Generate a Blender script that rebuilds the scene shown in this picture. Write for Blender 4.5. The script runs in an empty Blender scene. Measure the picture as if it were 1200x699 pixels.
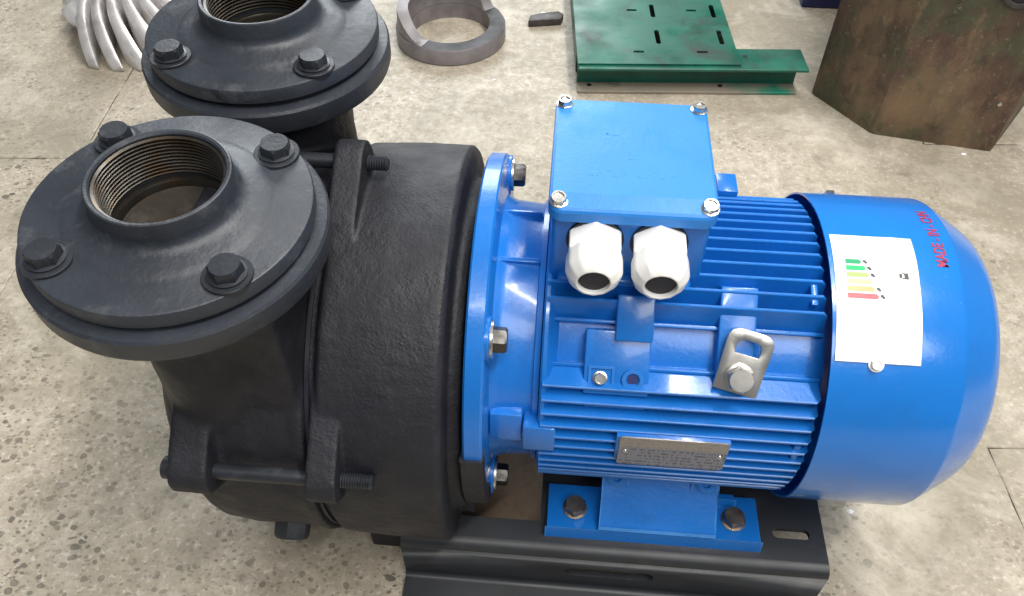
import bpy, bmesh, math, random
from mathutils import Vector, Matrix
R = math.radians
random.seed(7)
scene = bpy.context.scene
COL = scene.collection
GZ = -200.0                       # the floor, in millimetres below the motor shaft axis

def W(x, y, z):                   # millimetres about the shaft axis -> metres above the floor
    return Vector((x * .001, y * .001, (z - GZ) * .001))

# ------------------------------------------------------------------ camera
cam_d = bpy.data.cameras.new('camera'); cam = bpy.data.objects.new('camera', cam_d); COL.objects.link(cam)
PITCH, YAW, ROLL, FPX = 0.82833, -0.08133, 0.00122, 956.93
fw = Vector((math.sin(YAW) * math.cos(PITCH), math.cos(YAW) * math.cos(PITCH), -math.sin(PITCH)))
rt = Vector((math.cos(YAW), -math.sin(YAW), 0)); up = rt.cross(fw)
c_, s_ = math.cos(ROLL), math.sin(ROLL)
rt2 = rt * c_ + up * s_; up2 = up * c_ - rt * s_
m = Matrix((rt2, up2, -fw)).transposed().to_4x4()
m.translation = W(62.96, -467.17, 547.48)
cam.matrix_world = m
cam_d.sensor_width = 36; cam_d.lens = FPX / 1200 * 36
cam_d.clip_start = .01; cam_d.clip_end = 100
scene.camera = cam

# ------------------------------------------------------------------ world and lamps of the workshop
wd = bpy.data.worlds.new('World'); scene.world = wd; wd.use_nodes = True
bg = wd.node_tree.nodes['Background']; bg.inputs[0].default_value = (.80, .88, 1, 1); bg.inputs[1].default_value = .17
def area(name, loc, target, sx, sy, power, col=(1, 1, 1)):
    d = bpy.data.lights.new(name, 'AREA'); d.shape = 'RECTANGLE'; d.size = sx; d.size_y = sy; d.energy = power; d.color = col
    o = bpy.data.objects.new(name, d); COL.objects.link(o); o.location = loc
    o.rotation_euler = (Vector(target) - Vector(loc)).to_track_quat('-Z', 'Y').to_euler(); return o
area('window_light', (1.25, -1.9, 2.5), (.1, .1, .1), 1.6, .8, 27, (1, .985, .95))
area('tube_lamp', (.6, -.75, 2.75), (.2, -.3, 0), 2.3, .10, 52, (1, .97, .92))
area('tube_lamp', (.8, .6, 2.75), (.35, .5, 0), 2.0, .10, 56, (1, .97, .92))
area('doorway_light', (-.75, 3.3, 1.8), (-.2, .2, .2), 2.0, 1.5, 92, (.92, .97, 1))
scene.view_settings.view_transform = 'Standard'; scene.view_settings.look = 'None'
scene.view_settings.gamma = 1; scene.view_settings.exposure = 0.10

# ------------------------------------------------------------------ materials
def new_mat(name):
    mt = bpy.data.materials.new(name); mt.use_nodes = True
    nt = mt.node_tree; b = nt.nodes['Principled BSDF']; return mt, nt, b
def nd(nt, typ, **kw):
    n = nt.nodes.new(typ)
    for k, v in kw.items(): setattr(n, k, v)
    return n
def coords(nt):
    g = nd(nt, 'ShaderNodeNewGeometry'); return g.outputs['Position']
def noise(nt, pos, scale, detail=4, rough=.55, dist=0):
    n = nd(nt, 'ShaderNodeTexNoise'); n.inputs['Scale'].default_value = scale; n.inputs['Detail'].default_value = detail
    n.inputs['Roughness'].default_value = rough; n.inputs['Distortion'].default_value = dist
    nt.links.new(pos, n.inputs['Vector']); return n.outputs['Fac']
def ramp(nt, fac, stops):
    r = nd(nt, 'ShaderNodeValToRGB'); e = r.color_ramp.elements
    while len(e) < len(stops): e.new(.5)
    for i, (p, c) in enumerate(stops):
        e[i].position = p; e[i].color = (c[0], c[1], c[2], 1) if isinstance(c, (tuple, list)) else (c, c, c, 1)
    nt.links.new(fac, r.inputs[0]); return r.outputs[0]
def mixc(nt, fac, a, b, mode='MIX'):
    n = nd(nt, 'ShaderNodeMix', data_type='RGBA', blend_type=mode)
    for s, v in ((0, fac), (6, a), (7, b)):
        if hasattr(v, 'is_linked') or hasattr(v, 'links'): nt.links.new(v, n.inputs[s])
        elif s == 0: n.inputs[0].default_value = v
        else: n.inputs[s].default_value = (*v, 1)
    return n.outputs[2]
def mathn(nt, op, a, b=None):
    n = nd(nt, 'ShaderNodeMath', operation=op)
    for i, v in ((0, a), (1, b)):
        if v is None: continue
        if hasattr(v, 'links'): nt.links.new(v, n.inputs[i])
        else: n.inputs[i].default_value = v
    return n.outputs[0]
def bump(nt, b, h, strength, dist):
    n = nd(nt, 'ShaderNodeBump'); n.inputs['Strength'].default_value = strength; n.inputs['Distance'].default_value = dist
    nt.links.new(h, n.inputs['Height']); nt.links.new(n.outputs[0], b.inputs['Normal'])
def simple(name, col, rough=.5, metal=0, nscale=60, var=.15, bs=0., bd=.0003, coat=0, spec=.5, grime=None):
    mt, nt, b = new_mat(name); p = coords(nt)
    n1 = noise(nt, p, nscale, 5)
    lo = tuple(c * (1 - var) for c in col); hi = tuple(min(1, c * (1 + var)) for c in col)
    c = ramp(nt, n1, [(.3, lo), (.7, hi)])
    if grime:
        g = ramp(nt, noise(nt, p, grime[1], 6, .65), [(grime[2], 0), (grime[2] + .14, grime[3])])
        c = mixc(nt, g, c, grime[0])
    nt.links.new(c, b.inputs['Base Color'])
    rr = ramp(nt, noise(nt, p, nscale * .6, 3), [(.25, max(.02, rough * .8)), (.75, min(1, rough * 1.2))])
    nt.links.new(rr, b.inputs['Roughness'])
    b.inputs['Metallic'].default_value = metal; b.inputs['Specular IOR Level'].default_value = spec
    if coat: b.inputs['Coat Weight'].default_value = coat; b.inputs['Coat Roughness'].default_value = .06
    if bs: bump(nt, b, noise(nt, p, nscale * 6, 4), bs, bd)
    return mt

M = {}
def blue_paint(name, col, rough, coat, peel, edge=.5, dirt=.35):
    mt, nt, b = new_mat(name); p = coords(nt)
    c = ramp(nt, noise(nt, p, 9, 5), [(.3, tuple(v * .90 for v in col)), (.7, tuple(min(1, v * 1.08) for v in col))])
    if edge:                                                 # edge glints painted in as lighter blue, broken up like rubbed-thin paint
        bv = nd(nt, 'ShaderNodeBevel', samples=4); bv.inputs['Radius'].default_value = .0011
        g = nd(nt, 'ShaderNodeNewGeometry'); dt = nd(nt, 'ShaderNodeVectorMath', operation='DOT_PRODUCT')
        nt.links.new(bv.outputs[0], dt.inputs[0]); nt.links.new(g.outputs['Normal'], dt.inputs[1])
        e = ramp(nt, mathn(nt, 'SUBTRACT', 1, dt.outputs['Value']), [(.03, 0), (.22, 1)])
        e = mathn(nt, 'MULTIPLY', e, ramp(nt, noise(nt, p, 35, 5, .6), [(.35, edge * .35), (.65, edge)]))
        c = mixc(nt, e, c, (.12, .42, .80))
    sm = ramp(nt, noise(nt, p, 24, 7, .7, .3), [(.56, 0), (.74, dirt)])
    c = mixc(nt, sm, c, (.02, .09, .26))
    sp = ramp(nt, noise(nt, p, 420, 2), [(.74, 0), (.80, .4)])
    c = mixc(nt, sp, c, (.30, .36, .42))                     # dust specks
    nt.links.new(c, b.inputs['Base Color'])
    nt.links.new(ramp(nt, noise(nt, p, 17, 7, .7), [(.3, rough * .7), (.7, rough * 1.5)]), b.inputs['Roughness'])
    b.inputs['Coat Weight'].default_value = coat
    nt.links.new(ramp(nt, noise(nt, p, 30, 6, .7), [(.35, .05), (.7, .22)]), b.inputs['Coat Roughness'])
    bump(nt, b, mathn(nt, 'ADD', noise(nt, p, 320, 2), mathn(nt, 'MULTIPLY', noise(nt, p, 45, 3), 2.2)), peel, .0006)
    return mt
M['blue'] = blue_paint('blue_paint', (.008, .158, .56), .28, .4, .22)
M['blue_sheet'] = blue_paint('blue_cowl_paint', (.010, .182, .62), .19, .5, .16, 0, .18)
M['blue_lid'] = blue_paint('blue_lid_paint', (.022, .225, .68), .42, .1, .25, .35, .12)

def black_cast(name, col, rough, bstr, bscale, dust=.25):
    mt, nt, b = new_mat(name); p = coords(nt)
    c = ramp(nt, noise(nt, p, 14, 6, .6), [(.3, tuple(v * .7 for v in col)), (.7, tuple(v * 1.3 for v in col))])
    d = ramp(nt, noise(nt, p, 38, 8, .7), [(.54, 0), (.72, dust)])
    c = mixc(nt, d, c, (.12, .125, .13))
    nt.links.new(c, b.inputs['Base Color'])
    nt.links.new(ramp(nt, noise(nt, p, 30, 4), [(.3, rough * .8), (.7, rough * 1.2)]), b.inputs['Roughness'])
    h = mathn(nt, 'ADD', noise(nt, p, bscale, 5, .6), mathn(nt, 'MULTIPLY', noise(nt, p, bscale * .22, 3), 1.3))
    bump(nt, b, h, bstr, .0012)
    return mt
M['black'] = black_cast('black_casting_paint', (.0105, .0112, .0165), .58, .50, 460, .08)
M['black_flange'] = black_cast('black_flange_paint', (.028, .033, .043), .46, .35, 200, .5)
M['black_bolt'] = black_cast('black_painted_bolt', (.018, .021, .027), .42, .2, 300, .3)
M['base'] = simple('base_black_paint', (.022, .024, .028), .45, 0, 20, .2, .15, .0003, grime=((.09, .085, .08), 30, .58, .3))
M['zinc'] = simple('zinc_plate', (.72, .70, .64), .28, 1, 80, .12, .2, .0003)
M['steel'] = simple('bracket_steel', (.62, .60, .56), .36, 1, 60, .12, .2, .0003)
M['bolt'] = simple('bolt_steel', (.30, .25, .20), .38, 1, 90, .35, .3, .0004)
M['dark_bolt'] = simple('dark_bolt_steel', (.10, .095, .09), .4, 1, 90, .3, .3, .0004)
M['thread'] = simple('thread_steel', (.10, .092, .08), .38, .9, 60, .35, .2, .0003, grime=((.10, .06, .03), 40, .5, .8))
M['bore'] = simple('bore_rust', (.020, .015, .010), .85, 0, 45, .4, .4, .0006, grime=((.045, .042, .032), 40, .5, .8))
M['white'] = simple('white_plastic', (.86, .85, .82), .38, 0, 60, .02)
M['rubber'] = simple('black_rubber', (.012, .012, .02), .5, 0, 60, .2)
M['paper'] = simple('label_paper', (.88, .88, .88), .45, 0, 60, .015)
M['red'] = simple('red_print', (.36, .02, .06), .5, 0, 400, .3)
M['ink'] = simple('grey_print', (.07, .07, .07), .6, 0, 400, .2)
for k, c in dict(p_green=(.0, .32, .13), p_green2=(.0, .48, .14), p_lime=(.36, .72, .16), p_yellow=(.86, .84, .30), p_orange=(.84, .42, .18), p_red=(.78, .12, .14)).items():
    M[k] = simple(k, c, .5, 0, 100, .05)
M['alu'] = simple('cast_aluminium', (.70, .68, .67), .42, .45, 50, .15, .4, .0005, grime=((.34, .29, .29), 16, .5, .6))
M['ring'] = simple('ring_grey', (.22, .20, .205), .5, .25, 30, .25, .4, .0005)
M['ring_top'] = simple('ring_dark_face', (.030, .029, .032), .6, .1, 45, .35, .3, .0004, grime=((.16, .15, .15), 30, .64, .6))
M['dark_steel'] = simple('dark_scrap_steel', (.07, .062, .058), .5, .4, 60, .4, .4, .0005)
M['navy'] = simple('navy_paint', (.01, .02, .12), .4, 0, 30, .2)

# nameplate: brushed metal with a printed block
mt, nt, b = new_mat('nameplate_metal'); p = coords(nt)
sx = nd(nt, 'ShaderNodeSeparateXYZ'); nt.links.new(p, sx.inputs[0])
zz = mathn(nt, 'MULTIPLY', mathn(nt, 'SUBTRACT', sx.outputs[2], .1935), 1 / .0365)      # 0..1 up the plate
rows = mathn(nt, 'LESS_THAN', mathn(nt, 'FRACT', mathn(nt, 'MULTIPLY', zz, 9)), .55)
mp = nd(nt, 'ShaderNodeMapping'); mp.inputs['Scale'].default_value = (1, 1, .25); nt.links.new(p, mp.inputs[0])
tx = mathn(nt, 'MULTIPLY', ramp(nt, noise(nt, mp.outputs[0], 480, 2, .6), [(.50, 0), (.54, .75)]), rows)
lowb = mathn(nt, 'LESS_THAN', zz, .66)
tx = mathn(nt, 'MULTIPLY', tx, mathn(nt, 'ADD', mathn(nt, 'MULTIPLY', lowb, .7), .3))
c = mixc(nt, lowb, (.36, .34, .33), (.27, .29, .36))  # paler top band is a mirror reflection painted into the colour
c = mixc(nt, tx, c, (.08, .08, .12)); nt.links.new(c, b.inputs['Base Color'])
b.inputs['Metallic'].default_value = .7; b.inputs['Roughness'].default_value = .38
M['nameplate'] = mt

# terrazzo floor
mt, nt, b = new_mat('terrazzo'); p = coords(nt)
ob = nd(nt, 'ShaderNodeObjectInfo')
dn = nd(nt, 'ShaderNodeTexNoise'); dn.inputs['Scale'].default_value = 45; dn.inputs['Detail'].default_value = 2; nt.links.new(p, dn.inputs['Vector'])
wp = nd(nt, 'ShaderNodeVectorMath', operation='SCALE'); wp.inputs['Scale'].default_value = .011; nt.links.new(dn.outputs['Color'], wp.inputs[0])
wv = nd(nt, 'ShaderNodeVectorMath', operation='ADD'); nt.links.new(p, wv.inputs[0]); nt.links.new(wp.outputs[0], wv.inputs[1])
def chips(scale, keep, size, rot, sq):
    mp = nd(nt, 'ShaderNodeMapping'); mp.inputs['Rotation'].default_value = (0, 0, rot); mp.inputs['Scale'].default_value = (1, sq, 1)
    nt.links.new(wv.outputs[0], mp.inputs[0])
    v = nd(nt, 'ShaderNodeTexVoronoi', voronoi_dimensions='2D'); v.inputs['Scale'].default_value = scale; nt.links.new(mp.outputs[0], v.inputs['Vector'])
    sep = nd(nt, 'ShaderNodeSeparateColor'); nt.links.new(v.outputs['Color'], sep.inputs[0])
    sz = mathn(nt, 'MULTIPLY', sep.outputs[1], size)
    inside = mathn(nt, 'LESS_THAN', v.outputs['Distance'], sz)
    return mathn(nt, 'MULTIPLY', inside, mathn(nt, 'LESS_THAN', sep.outputs[0], keep)), sep.outputs[2]
big = noise(nt, p, 2.3, 3, .5)
mid = noise(nt, p, 9, 7, .65)
fine = noise(nt, p, 70, 6, .7)
base = ramp(nt, mid, [(.30, (.32, .268, .205)), (.50, (.445, .385, .305)), (.70, (.54, .48, .395))])
base = mixc(nt, ramp(nt, fine, [(.42, 0), (.60, .75)]), base, (.33, .285, .21))
base = mixc(nt, ramp(nt, noise(nt, p, 160, 3), [(.55, 0), (.70, .7)]), base, (.66, .61, .52))
k1, r1 = chips(98, .42, .46, .5, 1.25)
k2, r2 = chips(180, .36, .48, 1.4, 1.3)
k3, r3 = chips(300, .25, .6, 2.2, 1.2)
sy = nd(nt, 'ShaderNodeSeparateXYZ'); nt.links.new(p, sy.inputs[0])
worn = mathn(nt, 'ADD', noise(nt, p, 4, 3), mathn(nt, 'MULTIPLY', mathn(nt, 'ADD', sy.outputs[1], mathn(nt, 'MULTIPLY', sy.outputs[0], .5)), -.24))   # the film of dirt thickens away from the swept corner
vis = ramp(nt, worn, [(.30, .12), (.62, .95)])
cc = ramp(nt, r1, [(0, (.085, .077, .06)), (.6, (.13, .117, .09)), (1, (.23, .20, .15))])
base = mixc(nt, mathn(nt, 'MULTIPLY', k1, vis), base, cc)
cc2 = ramp(nt, r2, [(0, (.09, .08, .063)), (1, (.20, .18, .135))])
base = mixc(nt, mathn(nt, 'MULTIPLY', k2, mathn(nt, 'MULTIPLY', vis, .8)), base, cc2)
base = mixc(nt, mathn(nt, 'MULTIPLY', k3, mathn(nt, 'MULTIPLY', vis, .4)), base, (.17, .15, .115))
st = ramp(nt, noise(nt, p, 3.4, 8, .7, .6), [(.45, 0), (.64, .85)])
base = mixc(nt, st, base, (.25, .22, .16))
st3 = ramp(nt, noise(nt, p, 26, 9, .78, .2), [(.52, 0), (.66, .55)])
base = mixc(nt, st3, base, (.27, .24, .185))
st2 = ramp(nt, noise(nt, p, 13, 8, .75, .4), [(.59, 0), (.69, .65)])
base = mixc(nt, st2, base, (.15, .13, .10))
pale = ramp(nt, noise(nt, p, 7.5, 8, .7, .5), [(.52, 0), (.66, .55)])
base = mixc(nt, pale, base, (.60, .55, .455))
# brown oil that has dripped between casing and motor foot
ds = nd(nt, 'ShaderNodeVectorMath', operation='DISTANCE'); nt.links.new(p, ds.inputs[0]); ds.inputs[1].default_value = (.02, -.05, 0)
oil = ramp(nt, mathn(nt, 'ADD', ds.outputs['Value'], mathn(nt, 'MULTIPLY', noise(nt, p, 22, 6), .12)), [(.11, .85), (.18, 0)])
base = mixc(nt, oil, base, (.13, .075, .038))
nt.links.new(base, b.inputs['Base Color'])
nt.links.new(ramp(nt, fine, [(.3, .42), (.7, .68)]), b.inputs['Roughness'])
bump(nt, b, mathn(nt, 'SUBTRACT', mathn(nt, 'ADD', fine, mid), mathn(nt, 'MULTIPLY', k1, .3)), .25, .0012)
M['terrazzo'] = mt
M['grout'] = simple('dirty_grout', (.13, .112, .088), .9, 0, 120, .3, .4, .001)

# green enamel, stained
mt, nt, b = new_mat('green_paint'); p = coords(nt)
g = ramp(nt, noise(nt, p, 12, 4), [(.3, (.002, .075, .047)), (.7, (.004, .135, .085))])
g = mixc(nt, ramp(nt, noise(nt, p, 9.5, 7, .65, .5), [(.52, 0), (.68, .85)]), g, (.022, .024, .02))
g = mixc(nt, ramp(nt, noise(nt, p, 60, 6, .7), [(.62, 0), (.72, .5)]), g, (.02, .018, .015))
nt.links.new(g, b.inputs['Base Color'])
nt.links.new(ramp(nt, noise(nt, p, 15, 4), [(.3, .25), (.7, .6)]), b.inputs['Roughness']); M['green'] = mt
mt, nt, b = new_mat('green_web_dust'); p = coords(nt)
g = ramp(nt, noise(nt, p, 8, 5), [(.35, (.004, .16, .10)), (.48, (.22, .19, .145)), (.62, (.25, .21, .16)), (.72, (.05, .047, .037))])
nt.links.new(g, b.inputs['Base Color']); b.inputs['Roughness'].default_value = .6; M['green_dust'] = mt

# rusty steel with worn green paint
mt, nt, b = new_mat('rusty_steel'); p = coords(nt)
mp = nd(nt, 'ShaderNodeMapping'); mp.inputs['Scale'].default_value = (1, 1, .45); nt.links.new(p, mp.inputs[0])
g = ramp(nt, noise(nt, mp.outputs[0], 9, 8, .68), [(.30, (.03, .018, .016)), (.43, (.085, .050, .038)), (.55, (.16, .10, .066)), (.70, (.25, .18, .10))])
g = mixc(nt, ramp(nt, noise(nt, p, 7, 7, .7, .5), [(.46, 0), (.60, .7)]), g, (.075, .10, .050))
g = mixc(nt, ramp(nt, noise(nt, mp.outputs[0], 42, 6, .75), [(.60, 0), (.70, .55)]), g, (.32, .27, .17))
g = mixc(nt, ramp(nt, noise(nt, p, 28, 9, .78), [(.53, 0), (.66, .55)]), g, (.030, .020, .018))
g = mixc(nt, ramp(nt, noise(nt, mp.outputs[0], 18, 9, .8, .4), [(.54, 0), (.60, .5)]), g, (.24, .15, .085))
g = mixc(nt, ramp(nt, noise(nt, p, 120, 5, .8), [(.58, 0), (.66, .5)]), g, (.33, .28, .19))
nt.links.new(g, b.inputs['Base Color'])
nt.links.new(ramp(nt, noise(nt, p, 30, 5), [(.3, .35), (.7, .7)]), b.inputs['Roughness']); b.inputs['Metallic'].default_value = .15
bump(nt, b, noise(nt, p, 90, 6, .7), .35, .001); M['rust'] = mt

# ------------------------------------------------------------------ mesh helpers (all in millimetres)
def finish(bm, origin, name, mats, smooth=35):
    bmesh.ops.recalc_face_normals(bm, faces=bm.faces)
    o = Vector(origin)
    for v in bm.verts: v.co = Vector((v.co.x * .001, v.co.y * .001, v.co.z * .001)) - o
    me = bpy.data.meshes.new(name); bm.to_mesh(me); bm.free()
    for mm in (mats if isinstance(mats, (list, tuple)) else [mats]): me.materials.append(M[mm] if isinstance(mm, str) else mm)
    if smooth:
        me.polygons.foreach_set('use_smooth', [True] * len(me.polygons)); me.set_sharp_from_angle(angle=R(smooth))
    return me
def link(name, me, parent=None, loc=(0, 0, 0), rot=None):
    o = bpy.data.objects.new(name, me); COL.objects.link(o); o.parent = parent
    if rot is not None:
        mm = rot.to_4x4(); mm.translation = Vector(loc); o.matrix_local = mm
    else: o.location = loc
    return o
ZERO = Vector((0, 0, 0))
class Thing:
    """an Empty at the thing's base; parts get meshes whose coordinates are relative to it"""
    def __init__(s, name, label, cat, base, group=None):
        s.loc = W(*base); s.e = bpy.data.objects.new(name, None); COL.objects.link(s.e); s.e.location = s.loc
        s.e.empty_display_size = .05; s.e['label'] = label; s.e['category'] = cat
        if group: s.e['group'] = group
    def part(s, name, bm, mat, parent=None, smooth=35):
        return link(name, finish(bm, s.loc + Vector((0, 0, GZ * .001)), name, mat, smooth), parent or s.e)
    def put(s, name, me, p, rot=None, parent=None):      # shared mesh at point p (mm)
        return link(name, me, parent or s.e, W(*p) - s.loc, rot)
def shared(bm, name, mat, smooth=35): return finish(bm, ZERO, name, mat, smooth)

def join(bm, other, mat=None):
    me = bpy.data.meshes.new('t'); other.to_mesh(me); other.free()
    if mat is not None: me.transform(mat)
    bm.from_mesh(me); bpy.data.meshes.remove(me); return bm
def box(x0, x1, y0, y1, z0, z1, bev=0, seg=2, bm=None, mtx=None):
    b = bmesh.new(); bmesh.ops.create_cube(b, size=1)
    for v in b.verts: v.co = Vector((x0 + (v.co.x + .5) * (x1 - x0), y0 + (v.co.y + .5) * (y1 - y0), z0 + (v.co.z + .5) * (z1 - z0)))
    if bev: bmesh.ops.bevel(b, geom=b.edges[:], offset=bev, segments=seg, affect='EDGES', profile=.5)
    if mtx is not None: b.transform(mtx)
    return b if bm is None else join(bm, b)
def bevel_sharp(b, off, seg=2, ang=30):
    es = [e for e in b.edges if len(e.link_faces) == 2 and e.calc_face_angle(0) > R(ang)]
    bmesh.ops.bevel(b, geom=es, offset=off, segments=seg, affect='EDGES', profile=.5); return b
def lathe(prof, axis='Z', c=(0, 0, 0), n=64, closed=False, bm=None, mtx=None):
    b = bmesh.new(); rings = []
    for a, r in prof:
        if r < 1e-6: rings.append([b.verts.new((0, 0, a))])
        else: rings.append([b.verts.new((r * math.cos(2 * math.pi * i / n), r * math.sin(2 * math.pi * i / n), a)) for i in range(n)])
    pairs = list(zip(rings, rings[1:])) + ([(rings[-1], rings[0])] if closed else [])
    for A, B in pairs:
        for i in range(n):
            j = (i + 1) % n
            if len(A) == 1 and len(B) == 1: continue
            if len(A) == 1: b.faces.new((A[0], B[j], B[i]))
            elif len(B) == 1: b.faces.new((A[i], A[j], B[0]))
            else: b.faces.new((A[i], A[j], B[j], B[i]))
    if axis == 'X': b.transform(Matrix(((0, 0, 1, 0), (1, 0, 0, 0), (0, 1, 0, 0), (0, 0, 0, 1))))
    if axis == 'Y': b.transform(Matrix(((0, 1, 0, 0), (0, 0, 1, 0), (1, 0, 0, 0), (0, 0, 0, 1))))
    b.transform(Matrix.Translation(c))
    if mtx is not None: b.transform(mtx)
    return b if bm is None else join(bm, b)
def plate(outer, holes, z0, z1, bm=None, mtx=None, bev=0):
    """flat plate with real holes: outline and holes are 2D loops"""
    b = bmesh.new(); loops = []
    for lp in [outer] + holes:
        vs = [b.verts.new((x, y, z1)) for x, y in lp]; loops.append(vs)
    es = []
    for vs in loops: es += [b.edges.new((vs[i], vs[(i + 1) % len(vs)])) for i in range(len(vs))]
    bmesh.ops.triangle_fill(b, edges=es, use_beauty=True, use_dissolve=False)
    top = b.faces[:]
    mp = {}
    for vs in loops:
        for v in vs: mp[v] = b.verts.new((v.co.x, v.co.y, z0))
    for f in top: b.faces.new([mp[v] for v in reversed(f.verts)])
    for vs in loops:
        for i in range(len(vs)):
            j = (i + 1) % len(vs); b.faces.new((vs[i], vs[j], mp[vs[j]], mp[vs[i]]))
    bmesh.ops.recalc_face_normals(b, faces=b.faces)
    if bev:
        es = [e for e in b.edges if len(e.link_faces) == 2 and e.calc_face_angle(0) > R(40)]
        bmesh.ops.bevel(b, geom=es, offset=bev, segments=2, affect='EDGES', profile=.5)
    if mtx is not None: b.transform(mtx)
    return b if bm is None else join(bm, b)
def slot(cx, cy, L, w, along='X', n=8):
    h = (L - w) / 2; r = w / 2; pts = []
    for s, a0 in ((1, -90), (-1, 90)):
        for k in range(n + 1):
            a = R(a0 + 180 * k / n); pts.append((s * h + r * math.cos(a), r * math.sin(a)))
    if along == 'Y': pts = [(-y, x) for x, y in pts]
    return [(cx + x, cy + y) for x, y in pts]
def circle(cx, cy, r, n=24): return [(cx + r * math.cos(2 * math.pi * i / n), cy + r * math.sin(2 * math.pi * i / n)) for i in range(n)]
def hull2(circs, n=20):
    pts = [q for c in circs for q in circle(*c, n)]; pts = sorted(set(pts))
    def half(ps):
        o = []
        for q in ps:
            while len(o) > 1 and (o[-1][0] - o[-2][0]) * (q[1] - o[-2][1]) - (o[-1][1] - o[-2][1]) * (q[0] - o[-2][0]) <= 0: o.pop()
            o.append(q)
        return o
    a = half(pts); b_ = half(pts[::-1]); return a[:-1] + b_[:-1]
YZX = Matrix(((0, 0, 1, 0), (1, 0, 0, 0), (0, 1, 0, 0), (0, 0, 0, 1)))     # 2D (u,v,w) -> Y,Z,X
XZY = Matrix(((1, 0, 0, 0), (0, 0, -1, 0), (0, 1, 0, 0), (0, 0, 0, 1)))    # (u,v,w) -> X, -w, Z=v
def radial(phi, x=0):        # frame on the motor: local x = X, y = tangent (upwards), z = outward; phi from +Z towards -Y
    a = R(phi); n = Vector((0, -math.sin(a), math.cos(a))); t = Vector((0, math.cos(a), math.sin(a)))
    mm = Matrix((Vector((1, 0, 0)), t, n)).transposed().to_4x4(); mm.translation = Vector((x, 0, 0)); return mm
def hexhead(af, h, name, mat, wash=0, recess=0, shank=0):
    b = bmesh.new(); rc = af / math.sqrt(3)
    def hexring(r, z, rot=0): return [b.verts.new((r * math.cos(R(60 * i + rot)), r * math.sin(R(60 * i + rot)), z)) for i in range(6)]
    n = 24
    rings = []
    def hring(s, z, clip):
        vs = []
        for i in range(n):
            a = 2 * math.pi * i / n; loc = (a + math.pi / 6) % (math.pi / 3) - math.pi / 6
            # hexagon with corners on multiples of 60 deg shifted so that flats are at loc=0
            r = min(af / 2 / math.cos(loc), clip) * s; vs.append(b.verts.new((r * math.cos(a), r * math.sin(a), z)))
        return vs
    rings = [hring(1, 0, 99), hring(1, h * .82, 99), hring(1, h, af / 2 * .985)]
    if recess: rings += [hring(.8, h, af / 2 * .98), hring(.74, h - recess, af / 2 * .98)]
    for A, B in zip(rings, rings[1:]):
        for i in range(n): b.faces.new((A[i], A[(i + 1) % n], B[(i + 1) % n], B[i]))
    b.faces.new(rings[-1]); b.faces.new(rings[0][::-1])
    if wash: lathe([(0, 0), (0, af * .58 * wash), (h * .14, af * .62 * wash), (h * .2, af * .5)], 'Z', (0, 0, 0), 28, bm=b)
    if shank: lathe([(-shank, 0), (-shank, af * .3), (0, af * .3)], 'Z', (0, 0, 0), 16, bm=b)
    return shared(b, name, mat, 30)
def washer(r1, r0, h, name, mat): return shared(lathe([(0, r0), (0, r1 - .3), (.3, r1), (h - .3, r1), (h, r1 - .3), (h, r0)], 'Z', n=32, closed=True), name, mat)
def remesh(bm, vox, smooth_it=6, fac=.5):
    me = bpy.data.meshes.new('tmp'); bmesh.ops.recalc_face_normals(bm, faces=bm.faces); bm.to_mesh(me); bm.free()
    o = bpy.data.objects.new('tmp', me); COL.objects.link(o)
    r = o.modifiers.new('r', 'REMESH'); r.mode = 'VOXEL'; r.voxel_size = vox
    s = o.modifiers.new('s', 'SMOOTH'); s.iterations = smooth_it; s.factor = fac
    dg = bpy.context.evaluated_depsgraph_get(); dg.update()
    m2 = bpy.data.meshes.new_from_object(o.evaluated_get(dg))
    b = bmesh.new(); b.from_mesh(m2); bpy.data.objects.remove(o); bpy.data.meshes.remove(me); bpy.data.meshes.remove(m2)
    return b
def text_bm(s, size, extr=0, bold=0):
    cu = bpy.data.curves.new('t', 'FONT'); cu.body = s; cu.size = size; cu.extrude = extr; cu.offset = bold; cu.align_x = 'LEFT'; cu.resolution_u = 3
    o = bpy.data.objects.new('t', cu); COL.objects.link(o)
    dg = bpy.context.evaluated_depsgraph_get(); dg.update()
    me = bpy.data.meshes.new_from_object(o.evaluated_get(dg)); b = bmesh.new(); b.from_mesh(me)
    bpy.data.objects.remove(o); bpy.data.curves.remove(cu); bpy.data.meshes.remove(me); return b

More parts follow.
